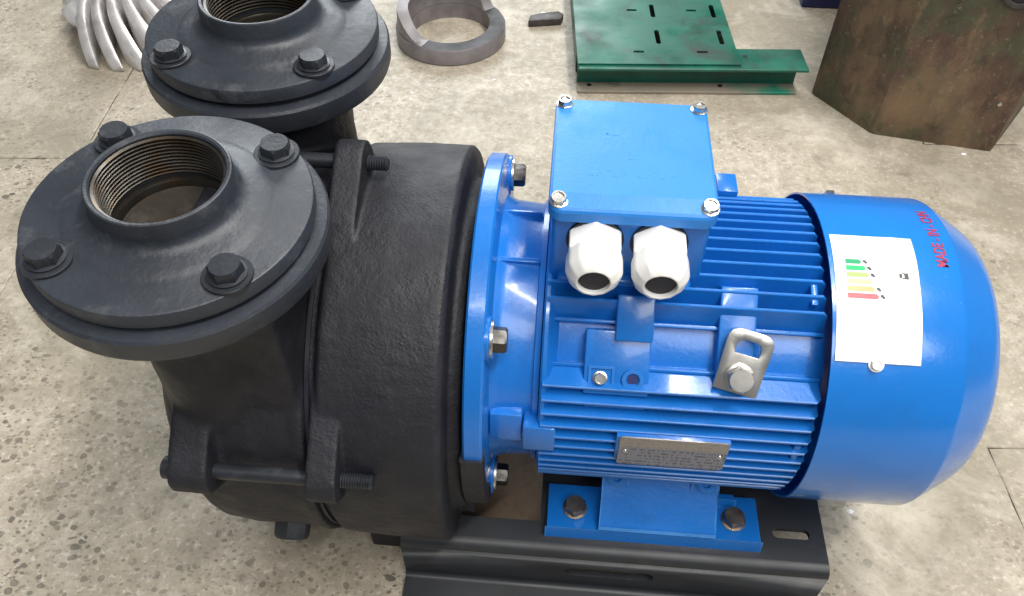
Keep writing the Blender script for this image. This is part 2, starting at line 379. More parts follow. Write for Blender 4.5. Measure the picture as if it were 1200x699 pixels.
# ------------------------------------------------------------------ floor: terrazzo slabs over a dirty bed
def make_floor():
    b = bmesh.new(); bmesh.ops.create_grid(b, x_segments=1, y_segments=1, size=4000)
    for v in b.verts: v.co.z = -4.0
    fl = link('floor', finish(b, ZERO, 'floor', 'grout', 0)); fl['kind'] = 'structure'
    def slab(poly):
        b = bmesh.new(); ring = []; K = len(poly); g = .8
        def off(i, d):                                       # polygon corner moved inwards by d
            p0, p, p1 = (Vector(poly[j % K]) for j in (i - 1, i, i + 1))
            e0 = (p - p0).normalized(); e1 = (p1 - p).normalized(); n0 = Vector((-e0.y, e0.x)); n1 = Vector((-e1.y, e1.x))
            return p + (n0 + n1) * d
        loops = [[], [], []]
        for i in range(K):
            L = (Vector(poly[(i + 1) % K]) - Vector(poly[i])).length; N = max(2, int(L / 22)); ws = [random.uniform(-1.1, .7) if q else 0 for q in range(N)]
            e = (Vector(poly[(i + 1) % K]) - Vector(poly[i])).normalized(); nn = Vector((-e.y, e.x))
            for lp, d in zip(loops, (g, g, g + 1.3)):
                A, B = off(i, d), off(i + 1, d)
                lp += [A + (B - A) * (q / N) + nn * ws[q] for q in range(N)]
        rings = [[b.verts.new((q.x, q.y, z)) for q in lp] for lp, z in zip(loops, (-4, -.9, 0))]
        n = len(rings[0])
        for A, B in zip(rings, rings[1:]):
            for i in range(n): b.faces.new((A[i], A[(i + 1) % n], B[(i + 1) % n], B[i]))
        b.faces.new(rings[2])
        b.transform(Matrix.Rotation(R(4.2), 4, 'Z'))
        link('floor_slab', finish(b, ZERO, 'floor_slab', 'terrazzo', 0), fl)
    # joints as they run on the photograph (frame turned 4.2 degrees)
    rc = lambda x0, x1, y0, y1: [(x0, y0), (x1, y0), (x1, y1), (x0, y1)]
    slab([(-616, -675), (532, -675), (532, 4), (1690, 4), (1690, 536), (640, 536), (640, 1250), (-616, 1250)])
    for q in ((-1776, -616, -675, -96), (-1776, -616, -96, 488), (-1776, -616, 488, 1250), (532, 1690, -675, 4), (640, 1690, 536, 1250), (-1776, -616, 1250, 2400), (-616, 1690, 1250, 2400), (-1776, 1690, -1800, -675)): slab(rc(*q))
make_floor()

# ------------------------------------------------------------------ the pump set
PS = Thing('pump_set', 'black cast iron pump coupled to a bright blue finned electric motor on a black base', 'pump', (60, 0, GZ))

def make_base():
    X0, X1 = -63, 313
    # one pressed sheet: deck, webs and foot flanges, cut out below the coupling
    b = plate([(X0, -136), (X1, -136), (X1, 136), (X0, 136)], [[(-40, -116), (60, -116), (60, 116), (-40, 116)], slot(284, -110, 33, 9.5), slot(284, 110, 33, 9.5)], -137, -132)
    def arc_strip(cy, cz, r0, r1, a0, a1, n=8):
        for i in range(n):
            p = []
            for a in (a0 + (a1 - a0) * i / n, a0 + (a1 - a0) * (i + 1) / n):
                ca, sa = math.cos(R(a)), math.sin(R(a)); p.append(((cy + r0 * ca, cz + r0 * sa), (cy + r1 * ca, cz + r1 * sa)))
            (i0, o0), (i1, o1) = p
            V = lambda x, q: b.verts.new((x, q[0], q[1]))
            for q0, q1 in ((i0, i1), (o0, o1)):
                b.faces.new((V(X0, q0), V(X1, q0), V(X1, q1), V(X0, q1)))
            for x in (X0, X1): b.faces.new((V(x, i0), V(x, o0), V(x, o1), V(x, i1)))
    for s in (-1, 1):
        arc_strip(s * 136, -142, 5, 10, 90, 90 - s * 90 if s > 0 else 180)
        w = plate([(X0, -190), (X1, -190), (X1, -142), (X0, -142)], [slot(125, -166, 80, 14)], 141, 146, mtx=XZY)
        if s > 0: w.transform(Matrix.Scale(-1, 4, (0, 1, 0)))
        join(b, w)
        arc_strip(s * 151, -190, 5, 10, 180 if s > 0 else 0, 270 if s > 0 else -90)
        ya, yb = sorted((s * 151, s * 206))
        box(X0, X1, ya, yb, -200, -195, bm=b)
    bmesh.ops.remove_doubles(b, verts=b.verts, dist=.01)
    base = PS.part('base_frame', b, 'base', smooth=40)
    # tie rod seen inside the web slot
    PS.part('tie_rod', lathe([(78, 0), (78, 3.2), (171, 3.2), (171, 0)], 'X', (0, -136, -169), 16), 'steel', base)
    return base
BASE = make_base()

# --- pump casing: rear drum with ears (blended as a casting)
CY, CZ = -3, -20
STUDS = [(-176, 23), (12, 164), (178, -40), (-10, -190)]
def ear(b, st, x0, x1, tow):
    ang = math.atan2(st[1] - CZ, st[0] - CY); r = math.hypot(st[0] - CY, st[1] - CZ)
    cs = [(st[0], st[1], 17)]
    for da, rr, q in ((tow * 24, r - 28, 14), (-tow * 7, r - 32, 16), (tow * 10, r - 40, 20)):
        a = ang + R(da); cs.append((CY + rr * math.cos(a), CZ + rr * math.sin(a), q))
    poly = hull2(cs)
    plate(poly, [], x0, x1, bm=b, mtx=YZX)
    cs2 = [(st[0], st[1], 11)] + cs[1:3]
def make_casing():
    b = lathe([(-104, 0), (-104, 167), (-101, 171), (-60, 173), (-17, 173), (-13, 169), (-13, 146), (-3, 143), (-3, 0)], 'X', (0, CY, CZ), 96)
    lathe([(-118, 0), (-118, 164), (-100, 164), (-100, 0)], 'X', (0, CY, CZ), 96, bm=b)
    for st, tow in zip(STUDS[:2], (-1, 1)): ear(b, st, -107, -85, tow)
    ear(b, STUDS[2], -107, -85, 1)
    a = R(82)
    box(-14, 2, -120, -90, -118, -88, bm=b)
    b = remesh(b, 1.7, 2)
    # rough sand-cast skin on the drum's mantle
    from mathutils import noise as mn
    b.normal_update()
    for v in b.verts:
        q = v.co * .09
        v.co += v.normal * (mn.noise(q) * .22 + mn.noise(q * 3.1) * .16)
    PS.part('pump_casing', b, 'black', smooth=180)
    b = lathe([(-111.5, 150), (-111.5, 166.5), (-108.5, 166.5), (-108.5, 150)], 'X', (0, CY, CZ), 96, closed=True)
    PS.part('gasket', b, 'rubber')
make_casing()

def make_volute():
    b = lathe([(-238, 0), (-238, 100), (-233, 132), (-220, 154), (-203, 166), (-180, 169), (-124, 169), (-118, 171.5), (-112, 171.5), (-112, 0)], 'X', (0, CY, CZ), 96)
    for s in (-1, 1):
        secs = [(171, -182, 100, 58, 60), (160, -180, 100, 54, 58), (130, -176, 98, 52, 60), (80, -176, 95, 54, 64), (30, -180, 88, 52, 72), (-20, -182, 78, 46, 74), (-60, -182, 66, 38, 66)]
        if s > 0: secs = [(z, -176 + .0 * z, y, max(rx, 56), ry) for z, x, y, rx, ry in secs]
        n = 40; rings = []
        for z, x, y, rx, ry in secs:
            rings.append([b.verts.new((x + rx * math.cos(2 * math.pi * i / n), s * y + ry * math.sin(2 * math.pi * i / n), z)) for i in range(n)])
        for A, B in zip(rings, rings[1:]):
            for i in range(n): b.faces.new((A[i], A[(i + 1) % n], B[(i + 1) % n], B[i]))
        b.faces.new(rings[0]); b.faces.new(rings[-1])
    # rib running down from the front neck to the joint
    plate([(-178, 196), (-118, 196), (-113, 190), (-113, 10), (-150, -30), (-178, -30)], [], 50, 149, mtx=XZY, bm=b)
    for st, tow in zip(STUDS[:2], (-1, 1)): ear(b, st, -207, -178, tow)
    ear(b, STUDS[2], -206, -183, 1)
    # web behind the front left ear, drain boss
    b = remesh(b, 2.2, 9)
    from mathutils import noise as mn
    b.normal_update()
    for v in b.verts:
        q = v.co * .05
        v.co += v.normal * (mn.noise(q) * .7 + mn.noise(q * 4) * .2)
    PS.part('volute_housing', b, 'black', smooth=180)
make_volute()

def stud_bm(x0, x1, r, pitch, x_plain):
    prof = [(x0, 0), (x0, r + 1.7), (x0 + .8, r + 2.6), (x0 + 24, r + 2.6), (x0 + 24, r), (x_plain, r)]
    x = x_plain
    while x + pitch < x1 - 1:
        prof += [(x + pitch * .5, r * .84), (x + pitch, r)]; x += pitch
    prof += [(x1 - 1, r * .84), (x1, r * .7), (x1, 0)]
    return lathe(prof, 'X', (0, 0, 0), 24)
sm = shared(stud_bm(-216, -61, 5.8, 1.9, -88), 'tie_stud', 'black_bolt', 30)
sm2 = shared(stud_bm(-216, -69, 5.8, 1.9, -88), 'tie_stud', 'black_bolt', 30)
for st in STUDS[:3]:
    PS.put('tie_stud', sm2 if st is STUDS[1] else sm, (0, st[0], st[1] ), None).location = W(0, st[0], st[1]) - PS.loc
# pump feet and drain plug
for y0, y1 in ((-128, -78), (78, 128)):
    PS.part('pump_foot', box(-101, -66, y0 + 8, y1, -200, -150, 3), 'black')
pl = hexhead(27, 15, 'drain_plug', 'black_bolt')
mm = Matrix((Vector((1, 0, 0)), Vector((0, .53, -.85)).cross(Vector((1, 0, 0))) * 1, Vector((0, -.53, -.85)))).transposed()
zax = Vector((0, -.53, -.85)).normalized(); xax = Vector((1, 0, 0)); yax = zax.cross(xax)
zax = Vector((0, -math.sin(R(124)), math.cos(R(124)))); yax = zax.cross(xax)
PS.put('drain_plug', pl, (-156, CY + 168 * zax.y, CZ + 168 * zax.z), Matrix((xax, yax, zax)).transposed())

# --- suction and discharge flanges
bolt_fl = hexhead(18, 8.5, 'bolt', 'black_bolt', 1.06)
wash_fl = washer(15, 7, 2.4, 'washer', 'black_bolt')
def make_flange(cx, cy, zt, ax, ay, spin, lab):
    T = Matrix.Translation((cx, cy, zt)) @ Matrix.Rotation(R(ay), 4, 'Y') @ Matrix.Rotation(R(ax), 4, 'X')
    n = 112
    # lower flange, cast on the neck
    b = lathe([(-44, 52), (-42, 60), (-38, 68), (-36, 90), (-34, 95.5), (-31, 96.5), (-18, 96.5), (-16, 95), (-15.5, 84), (-12.2, 83), (-12.2, 40), (-40, 40)], 'Z', n=n, closed=True, mtx=T)
    f = PS.part('casing_flange', b, 'black_flange')
    f['label'] = 'thick black lower flange under the ' + lab
    # threaded counter flange with hub
    prof = [(-12, 38), (-12, 87.4), (-11, 89), (-2, 89), (-.7, 88.4), (0, 87), (0, 66), (1.6, 63.5), (3.6, 58), (5.4, 51.5), (7.2, 47.2), (9.5, 45.2), (13, 44.4), (23, 43.9), (24.6, 43.3), (25.0, 42.4), (24.6, 40.6), (23.4, 39.7)]
    prof += [(-12, 39.7)]
    b = lathe(prof, 'Z', n=n, closed=True, mtx=T)
    hub = PS.part('threaded_flange', b, 'black_flange'); hub['label'] = 'round black threaded flange, the ' + lab
    # the thread inside, and what lies at the bottom of the bore
    tp = []; z = 22.6
    while z > -6:
        tp += [(z, 39.5), (z - .7, 39.5), (z - 1.5, 37.8), (z - 2.0, 37.8)]; z -= 2.75
    tp += [(-7, 40.5), (-11.5, 40.5), (-11.5, 36.5), (-13, 35.6), (-20, 35.5)]
    PS.part('pipe_thread', lathe(tp, 'Z', n=n, mtx=T), 'thread', hub)
    PS.part('bore_floor', lathe([(-17.5, 35.8), (-18, 30), (-20, 24), (-20.5, 0)], 'Z', n=48, mtx=T), 'bore', hub)
    for k in range(4):
        a = R(45 + spin + 90 * k); p = T @ Vector((76 * math.cos(a), 76 * math.sin(a), 0)); q = T @ Vector((76 * math.cos(a), 76 * math.sin(a), 2.3))
        rm = (T.to_3x3() @ Matrix.Rotation(R(random.uniform(0, 60)), 3, 'Z'))
        PS.put('washer', wash_fl, p, rm, hub); PS.put('bolt', bolt_fl, q, rm, hub)
make_flange(-182.5, -97, 210, 3.2, 2.0, 0, 'pump port nearest the camera')
make_flange(-179, 104, 222, 1.5, 1.0, 0, 'far pump port beside the steel ring')

# --- motor
def make_motor():
    # flange
    b = lathe([(0, 95), (0, 148.5), (1.5, 150), (13, 150), (14.5, 148.5), (14.5, 126), (16, 122), (16, 95)], 'X', n=128, closed=True)
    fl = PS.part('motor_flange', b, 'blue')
    hb = hexhead(17, 9.5, 'bolt', 'dark_bolt'); wz = washer(14, 7, 2.4, 'washer', 'zinc')
    s = 132.5 * math.sqrt(.5)
    rx = Matrix(((0, 0, 1), (0, 1, 0), (-1, 0, 0)))
    for y, z in ((-s, s), (s, s), (s, -s), (-s, -s)):
        pad = lathe([(10, 0), (10, 17.2), (16.6, 17.2), (17.2, 16.6), (17.2, 0)], 'X', (0, y, z), 32)
        PS.part('bolt_pad', pad, 'blue', fl)
        PS.put('washer', wz, (17.2, y, z), rx, fl)
        PS.put('bolt', hb, (19.6, y, z), rx @ Matrix.Rotation(R(random.uniform(0, 60)), 3, 'Z'), fl)
    # black unpainted lug hanging below the flange rim
    lug = bmesh.new(); secs = []
    for i in range(25):
        a = R(83 + 76 * i / 24); w = random.uniform(-.8, .8)
        secs.append([lug.verts.new((x, -r * math.sin(a), r * math.cos(a))) for x, r in ((-2, 136), (-2.4, 152), (-1, 153.4 + .3 * w), (13.5 + w, 152.6 + .3 * w), (15.6 + w, 151), (15.8, 143 + 2 * w), (14.6, 136))])
    for A, B in zip(secs, secs[1:]):
        for i in range(7): lug.faces.new((A[i], A[(i + 1) % 7], B[(i + 1) % 7], B[i]))
    lug.faces.new(secs[0]); lug.faces.new(secs[-1])
    PS.part('flange_lug', lug, 'black')
    # end shield
    b = lathe([(14, 0), (14, 116), (20, 113), (24, 111), (48, 109), (49, 112.5), (53, 113), (54, 110), (64, 108), (64, 0)], 'X', n=112)
    for ph in (-14, 14):                                    # two raised ridges on the shoulder
        box(17, 48, -2, 2, 106, 114.5, .8, bm=b, mtx=radial(ph))
    es = PS.part('end_shield', b, 'blue')
    bl = box(17, 42, -15, 14, 98, 118, 1.6); bl.transform(radial(82)); PS.part('shield_boss', bl, 'blue', es)
    bl = box(43, 68, -14, 13, 98, 124, 1.6); bl.transform(radial(84)); PS.part('shield_boss', bl, 'blue', es)
    # stator housing
    b = lathe([(54, 0), (54, 112), (56, 114), (60, 114), (63, 110), (66, 105.5), (262, 105.5), (268, 100), (268, 0)], 'X', n=112)
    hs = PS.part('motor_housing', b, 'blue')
    # two low ledges along the diagonal valley
    for ph, w, hgt in ((36.5, 3, 112), (54, 3, 111)):
        q = box(58, 259, -w / 2, w / 2, 100, hgt, .8); q.transform(radial(ph)); PS.part('cooling_fin', q, 'blue', hs)
    RF = 124
    def fin(s, mtx, x0=56, x1=258):
        tip = math.sqrt(RF * RF - s * s); d0 = math.sqrt(max(104.0 ** 2 - s * s, 30 * 30)); d0 = max(d0 - 3, tip - 40)
        b = bmesh.new(); sec = []
        for w, z in ((2.6, d0), (1.25, tip - .7), (.75, tip)):
            sec.append((w, z))
        prof = [(-w, z) for w, z in sec] + [(w, z) for w, z in reversed(sec)]
        rng = []
        for x, k in ((x0, 0), (x1 - 3, 0), (x1, -3.0)):
            rng.append([b.verts.new((x, s + y, z + (k if z > tip - 2 else 0))) for y, z in prof])
        n = len(prof)
        for A, B in zip(rng, rng[1:]):
            for i in range(n): b.faces.new((A[i], A[(i + 1) % n], B[(i + 1) % n], B[i]))
        b.faces.new(rng[0]); b.faces.new(rng[-1][::-1])
        # rounded fillet joining the fin to the end ring
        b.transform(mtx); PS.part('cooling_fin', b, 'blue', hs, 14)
    top = [-61 + 11.2 * i for i in range(14)]
    for y in top: fin(y, radial(0))
    for z in [61 - 11.2 * i for i in range(14)]: fin(z, radial(90))
    for z in [70 - 12 * i for i in range(13)]: fin(z, radial(-90))
    # end ring that closes the fin pockets on the flange side
    b = lathe([(54, 104), (54, 119), (55.5, 120.5), (58, 120.5), (61, 117), (64, 108), (66, 104)], 'X', n=112, closed=True)
    PS.part('housing_ring', b, 'blue', hs)
    # terminal pad with earth screw and empty tapped boss
    F = radial(47)
    pd = box(86, 134, -33, 15, 96, 117, 1.6); pd.transform(F)
    q = box(87.5, 132.5, -44, -25, 96, 111.5, 1.4); q.transform(F); join(pd, q)
    q = box(107, 134.5, 8, 42, 96, 123, 1.8); q.transform(F); join(pd, q)
    PS.part('terminal_pad', pd, 'blue', hs)
    q = plate([(89.5, -30), (108, -30), (108, -12), (89.5, -12)], [[(91, -28.5), (106.5, -28.5), (106.5, -13.5), (91, -13.5)]], 116.5, 118.6, mtx=F); PS.part('earth_recess', q, 'blue', hs)
    es_ = hexhead(8, 5, 'earth_screw', 'zinc', 1.1, .8)
    PS.put('earth_screw', es_, F @ Vector((98, -21, 117)), F.to_3x3(), hs)
    q = lathe([(116.5, 4.2), (116.5, 8.2), (118, 8.6), (119.2, 7.8), (119.2, 5.4), (117.6, 4.2)], 'Z', (122, -21, 0), 28, closed=True, mtx=F); PS.part('tapped_boss', q, 'blue', hs)
    PS.part('tapped_hole', lathe([(117.3, 4.3), (117.3, 0)], 'Z', (122, -21, 0), 20, mtx=F), 'navy', hs)
    # lifting bracket boss
    F = radial(44)
    q = box(182, 209, -34, 46, 96, 116, 1.6); q.transform(F); PS.part('bracket_boss', q, 'blue', hs)
    # small ribs near the cowl
    for ph in (22, 84):
        q = box(247, 252, -10, 10, 100, 121.5, 1); q.transform(radial(ph)); PS.part('cowl_rib', q, 'blue', hs)
    q = box(190, 207, 66, 90, 70, 111, 1.5); PS.part('rear_boss', q, 'blue', hs)
    # nameplate
    pb = box(114, 199, -125, -104, -3, 27, 1); PS.part('nameplate_pad', pb, 'blue', hs)
    npm = plate([(118, -6.5), (196, -6.5), (197.5, -5), (197.5, 28.5), (196, 30), (118, 30), (116.5, 28.5), (116.5, -5)], [], 126.2, 127.2, mtx=XZY)
    npl = PS.part('nameplate', npm, 'nameplate', smooth=0)
    rv = shared(lathe([(0, 1.9), (.6, 1.7), (1.1, 1), (1.25, 0)], 'Z', n=14), 'rivet', 'zinc')
    rr = Matrix(((1, 0, 0), (0, 0, -1), (0, 1, 0)))
    for x in (121.5, 192.5): PS.put('rivet', rv, (x, -127.2, 12), rr, npl)
    return hs
HS = make_motor()

def make_bracket():
    F = radial(44) @ Matrix.Translation((199, -14, 117.6)) @ Matrix.Rotation(R(-13), 4, 'Z') @ Matrix.Rotation(R(7), 4, 'X')
    outer = [(-15, -18), (15, -18), (15, 29)] + [(2 + 13 * math.cos(R(a)), 32 + 11 * math.sin(R(a))) for a in range(0, 181, 15)] + [(-15, 29)]
    outer = [(-16, -17), (16, -17), (17, 20)] + [(9 * math.cos(R(a)) + 8, 22 + 8 * math.sin(R(a))) for a in (15, 40, 65, 90)] + [(-8 + 9 * math.cos(R(a)), 22 + 8 * math.sin(R(a))) for a in (90, 115, 140, 165)] + [(-17, 20)]
    hole = [(-8.8, 12), (8.8, 12), (9.2, 16)] + [(4 + 5.0 * math.cos(R(a)), 17.5 + 5 * math.sin(R(a))) for a in (20, 50, 90)] + [(-4 + 5.0 * math.cos(R(a)), 17.5 + 5 * math.sin(R(a))) for a in (90, 130, 160)] + [(-9.2, 16)]
    b = plate(outer, [hole], 1, 4, bev=.3); b.transform(F)
    br = PS.part('lifting_bracket', b, 'steel'); br['label'] = 'bare steel lifting tab with a slot, bolted to the motor'
    hb = hexhead(17, 11, 'bolt', 'steel', 1.0)
    PS.put('bolt', hb, F @ Vector((0, -5, 4)), F.to_3x3() @ Matrix.Rotation(R(20), 3, 'Z'), br)
make_bracket()

# terminal box
def make_box():
    X0, X1, Y0, Y1 = 53, 169, -48, 79
    b = box(56, 166, -44, 76, 84, 173, 4, 3)
    box(62, 160, -50, 82, 84, 116, 4, 3, bm=b)
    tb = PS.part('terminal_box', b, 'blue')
    # lid: slightly domed edge, sloping front lip
    b = bmesh.new()
    def rr(x0, x1, y0, y1, r, z, zf, n=6):
        vs = []
        for cx, cy, a0 in ((x1 - r, y0 + r, -90), (x1 - r, y1 - r, 0), (x0 + r, y1 - r, 90), (x0 + r, y0 + r, 180)):
            for k in range(n + 1):
                a = R(a0 + 90 * k / n); y = cy + r * math.sin(a); zz = z if y > -34 else z + (zf - z) * min(1, (-34 - y) / 14.0)
                vs.append(b.verts.new((cx + r * math.cos(a), y, zz)))
        return vs
    rings = [rr(X0 + 1, X1 - 1, Y0 + 1, Y1 - 1, 9, 171.5, 169), rr(X0, X1, Y0, Y1, 10, 173, 170), rr(X0, X1, Y0, Y1, 10, 182, 177.5), rr(X0 + .8, X1 - .8, Y0 + .8, Y1 - .8, 9.4, 183.6, 179.2), rr(X0 + 2.4, X1 - 2.4, Y0 + 2.4, Y1 - 2.4, 8, 184.4, 180.2)]
    for A, B in zip(rings, rings[1:]):
        n = len(A)
        for i in range(n): b.faces.new((A[i], A[(i + 1) % n], B[(i + 1) % n], B[i]))
    b.faces.new(rings[0])
    tv = rings[-1]                                           # top: flat part and sloping front lip
    lo = [v for v in tv if v.co.y < -34]; 
    L = b.verts.new((X0 + 2.4, -34, 184.4)); Rr = b.verts.new((X1 - 2.4, -34, 184.4))
    n7 = 7
    b.faces.new(tv[n7:3 * n7] + [L, Rr]); b.faces.new([Rr, L] + tv[3 * n7:] + tv[:n7])
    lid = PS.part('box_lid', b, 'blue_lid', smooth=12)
    sc = hexhead(10, 5, 'lid_screw', 'zinc', 1.05, 1.2)
    for x in (60, 162.5):
        for y in (-40, 71):
            z = 184.4 if y > 0 else 182.0
            tilt = Matrix.Identity(3) if y > 0 else Matrix.Rotation(R(14), 3, 'X')
            PS.put('lid_screw', sc, (x, y, z - .2), tilt @ Matrix.Rotation(R(random.uniform(0, 60)), 3, 'Z'), lid)
    # faint raised casting marks on the lid: a small emblem with a line under it
    em = bmesh.new()
    for x, y, w, h in ((92, 24, 1.4, 12), (92, 34, 9, 1.4), (104, 24, 1.4, 12), (108, 6, 5, 1.2), (108, 11, 1.4, 5)):
        box(x, x + w, y, y + h, 184.2, 184.6, .12, 1, bm=em)
    x = 80
    for k in range(11):
        if k != 5:
            box(x, x + 1.0, -14, -7, 184.2, 184.58, .1, 1, bm=em); box(x + 1.1, x + 3.6, -14 + (k % 3) * 3, -13 + (k % 3) * 3, 184.2, 184.58, .1, 1, bm=em)
        x += 5.6
    PS.part('raised_marks', em, 'blue_lid', lid)
    # cable glands
    for gx in (87, 132):
        T = Matrix.Translation((gx, -44, 151.5)) @ Matrix.Rotation(R(4), 4, 'X') @ Matrix.Rotation(R(90), 4, 'X') @ Matrix.Diagonal((.88, .88, .93, 1))
        def poly_ring(bm_, sides, r, z, n, rot, rnd):
            vs = []
            for i in range(n):
                a = 2 * math.pi * i / n; k = (a + rot) % (2 * math.pi / sides) - math.pi / sides
                rr_ = min(r * math.cos(math.pi / sides) / math.cos(k), r * rnd); vs.append(bm_.verts.new((rr_ * math.cos(a), rr_ * math.sin(a), z)))
            return vs
        def loft(rings, bm_):
            for A, B in zip(rings, rings[1:]):
                for i in range(len(A)): bm_.faces.new((A[i], A[(i + 1) % len(A)], B[(i + 1) % len(A)], B[i]))
        b = bmesh.new(); rot = R(random.uniform(0, 50))
        loft([poly_ring(b, 6, 23.5, z, 72, rot, q) for z, q in ((1.5, .97), (2.5, .985), (18.5, .985), (20, .96))] + [poly_ring(b, 72, 16, 20, 72, 0, 1)], b)
        gl = PS.part('cable_gland', T_(b, T), 'white', smooth=18)
        b = bmesh.new()
        loft([poly_ring(b, 12, 22.6, z, 72, rot, q) for z, q in ((20, .975), (21.2, .99), (33, .99))] + [poly_ring(b, 12, r, z, 72, rot, 1) for z, r in ((36.5, 21.4), (40.5, 18.6), (43, 16.0), (44, 14.2))] + [poly_ring(b, 72, r, z, 72, 0, 1) for z, r in ((44, 13.0), (43.4, 12.4), (38, 12.2))], b)
        PS.part('dome_nut', T_(b, T), 'white', gl, 18)
        PS.part('sealing_plug', T_(lathe([(39.5, 12.3), (40.8, 11.4), (41.2, 0)], 'Z', n=32), T), 'rubber', gl)
        PS.part('gland_ring', T_(lathe([(-.5, 23), (1.6, 23), (1.6, 15)], 'Z', n=40), T), 'rubber', gl)
def T_(b, T): b.transform(T); return b
make_box()

# feet
def make_foot(s):
    b = bmesh.new()
    def quadbox(prof, x0, x1, bev=1.4):                      # profile in (y,z), extruded along X
        q = plate(prof, [], x0, x1, mtx=YZX); bevel_sharp(q, bev); 
        if s > 0: q.transform(Matrix.Scale(-1, 4, (0, 1, 0)))
        join(b, q)
    quadbox([(-130, -131.8), (-84, -131.8), (-84, -119), (-128, -119)], 66, 253)
    quadbox([(-129.4, -128), (-70, -128), (-70, -70), (-84, -72), (-104, -90), (-127.5, -114)], 113, 211, 1.8)
    for x in (113.5, 190):
        quadbox([(-106, -96), (-70, -96), (-66, -56), (-88, -62)], x, x + 20)
    quadbox([(-104, -120), (-84, -120), (-84, -92), (-92, -92)], 210, 214); quadbox([(-96, -120), (-86, -120), (-86, -112), (-93, -112)], 213, 232)
    ft = PS.part('motor_foot', b, 'blue')
    hb = hexhead(17, 9, 'bolt', 'bolt', 1.04)
    for x in (90.4, 230.4):
        PS.put('bolt', hb, (x, s * 108, -119), Matrix.Rotation(R(random.uniform(0, 60)), 3, 'Z'), ft)
    sc = shared(lathe([(0, 7.5), (1.4, 7.8), (1.8, 6.8), (1.8, 4), (-.6, 3.6), (-.6, 0)], 'Z', n=28), 'foot_screw', 'blue', 30)
    zx = Vector((0, s * .80, .60)).normalized(); yx = zx.cross(Vector((1, 0, 0)))
    for x in (124, 200.5):
        PS.put('foot_screw', sc, (x, s * 98, -76.5), Matrix((Vector((1, 0, 0)), yx, zx)).transposed(), ft)
make_foot(-1); make_foot(1)

# fan cowl
def make_cowl():
    outer = [(259, 128.6), (259, 130), (300, 130.1), (350.5, 130), (352.2, 129.5), (353.6, 128.6), (377, 113.6), (382, 110), (386, 106.4), (389, 102.6), (391.2, 98.4), (392.6, 94), (393.3, 89), (393.5, 84)]
    inner = [(392, 84), (391.5, 92), (389, 99), (384.5, 107), (373, 115), (354, 126.4), (351, 128), (347, 128.6)]
    b = lathe(outer + inner, 'X', n=144, closed=True)
    for r0, r1 in ((66, 80), (46, 60), (26, 40), (0, 20)):
        lathe([(392, r0), (393.4, r0 + .01 if r0 else 0), (393.4, r1), (392, r1)] if r0 else [(393.4, 0), (393.4, r1), (392, r1), (392, 0)], 'X', n=72, bm=b)
    for k in range(6): box(391.4, 392.6, -3, 3, 0, 86, 0, bm=b, mtx=radial(60 * k))
    cw = PS.part('fan_cowl', b, 'blue_sheet', smooth=22)
    # paper energy label wrapped on the sheet
    b = bmesh.new(); mats = ['paper', 'p_green', 'p_green2', 'p_lime', 'p_yellow', 'p_orange', 'p_red', 'ink', 'zinc']
    def wrap(x, ph, r): a = R(ph); return (x, -r * math.sin(a), r * math.cos(a))
    def patch(x0, x1, p0, p1, r, mi, nx=1, skew=0, tip=0):
        npn = max(1, int(abs(p1 - p0) / 2.5)); g = []
        for i in range(nx + 1):
            g.append([b.verts.new(wrap(x0 + (x1 - x0) * i / nx + skew * (p0 + (p1 - p0) * j / npn), p0 + (p1 - p0) * j / npn, r(x0 + (x1 - x0) * i / nx, p0 + (p1 - p0) * j / npn) if callable(r) else r)) for j in range(npn + 1)])
        for i in range(nx):
            for j in range(npn):
                f = b.faces.new((g[i][j], g[i + 1][j], g[i + 1][j + 1], g[i][j + 1])); f.material_index = mi
    RL = lambda x, ph: 130.55 + .25 * math.sin(x * .21 + ph * .3) * (x - 262) / 60 + (max(0, ph - 40) * .10)
    patch(262.5, 322, .8, 44.8, RL, 0, 12, -.03)
    up_ = lambda x, ph: RL(x, ph) + .14
    for i, (L, mi) in enumerate(((10, 1), (12.5, 2), (14.5, 3), (16.5, 4), (18, 5), (20.5, 6))):
        p0 = 10.9 + i * 2.42; x0 = 270.5 - .12 * i
        patch(x0, x0 + L, p0, p0 + 1.75, up_, mi, 3)
        for k in range(3): patch(x0 + L + k * .55, x0 + L + (k + 1) * .55, p0 + .3 * (k + .5), p0 + 1.75 - .3 * (k + .5), up_, mi, 1)
        if mi != 4: patch(x0 + L + 2.6, x0 + L + 4.8, p0 + .2, p0 + 1.1, up_, 7, 1); patch(x0 + L + 3.6, x0 + L + 5.6, p0 + .75, p0 + 1.5, up_, 7, 1)
    patch(307.5, 309.5, 15.5, 17.0, up_, 7); patch(309.5, 311, 15.2, 15.6, up_, 7); patch(309.5, 311, 16.9, 17.3, up_, 7); patch(311, 314, 15.2, 17.4, up_, 7)
    PS.part('energy_label', b, mats, cw, 0)
    # red lettering painted round the cowl
    t = text_bm('MADE - IN - CHN', 12, bold=.22)
    for v in t.verts:
        u, w = v.co.x, v.co.y
        ph = 12 - (u / 130.3) * 57.3 * .70; v.co = Vector(wrap(344.5 - w * 1.0, ph, 130.32))
    PS.part('red_lettering', t, 'red', cw, 0)
    # cowl screws
    sc = hexhead(7.5, 3.2, 'cowl_screw', 'white', 1.2, .6)
    sz = hexhead(7, 3, 'cowl_screw', 'zinc', 1.2, .5)
    for ph in (45.2, -45, 135, -135):
        F = radial(ph, 290); PS.put('cowl_screw', sc if ph == 45.2 else sz, F @ Vector((0, 0, 130.6)), F.to_3x3(), cw)
make_cowl()

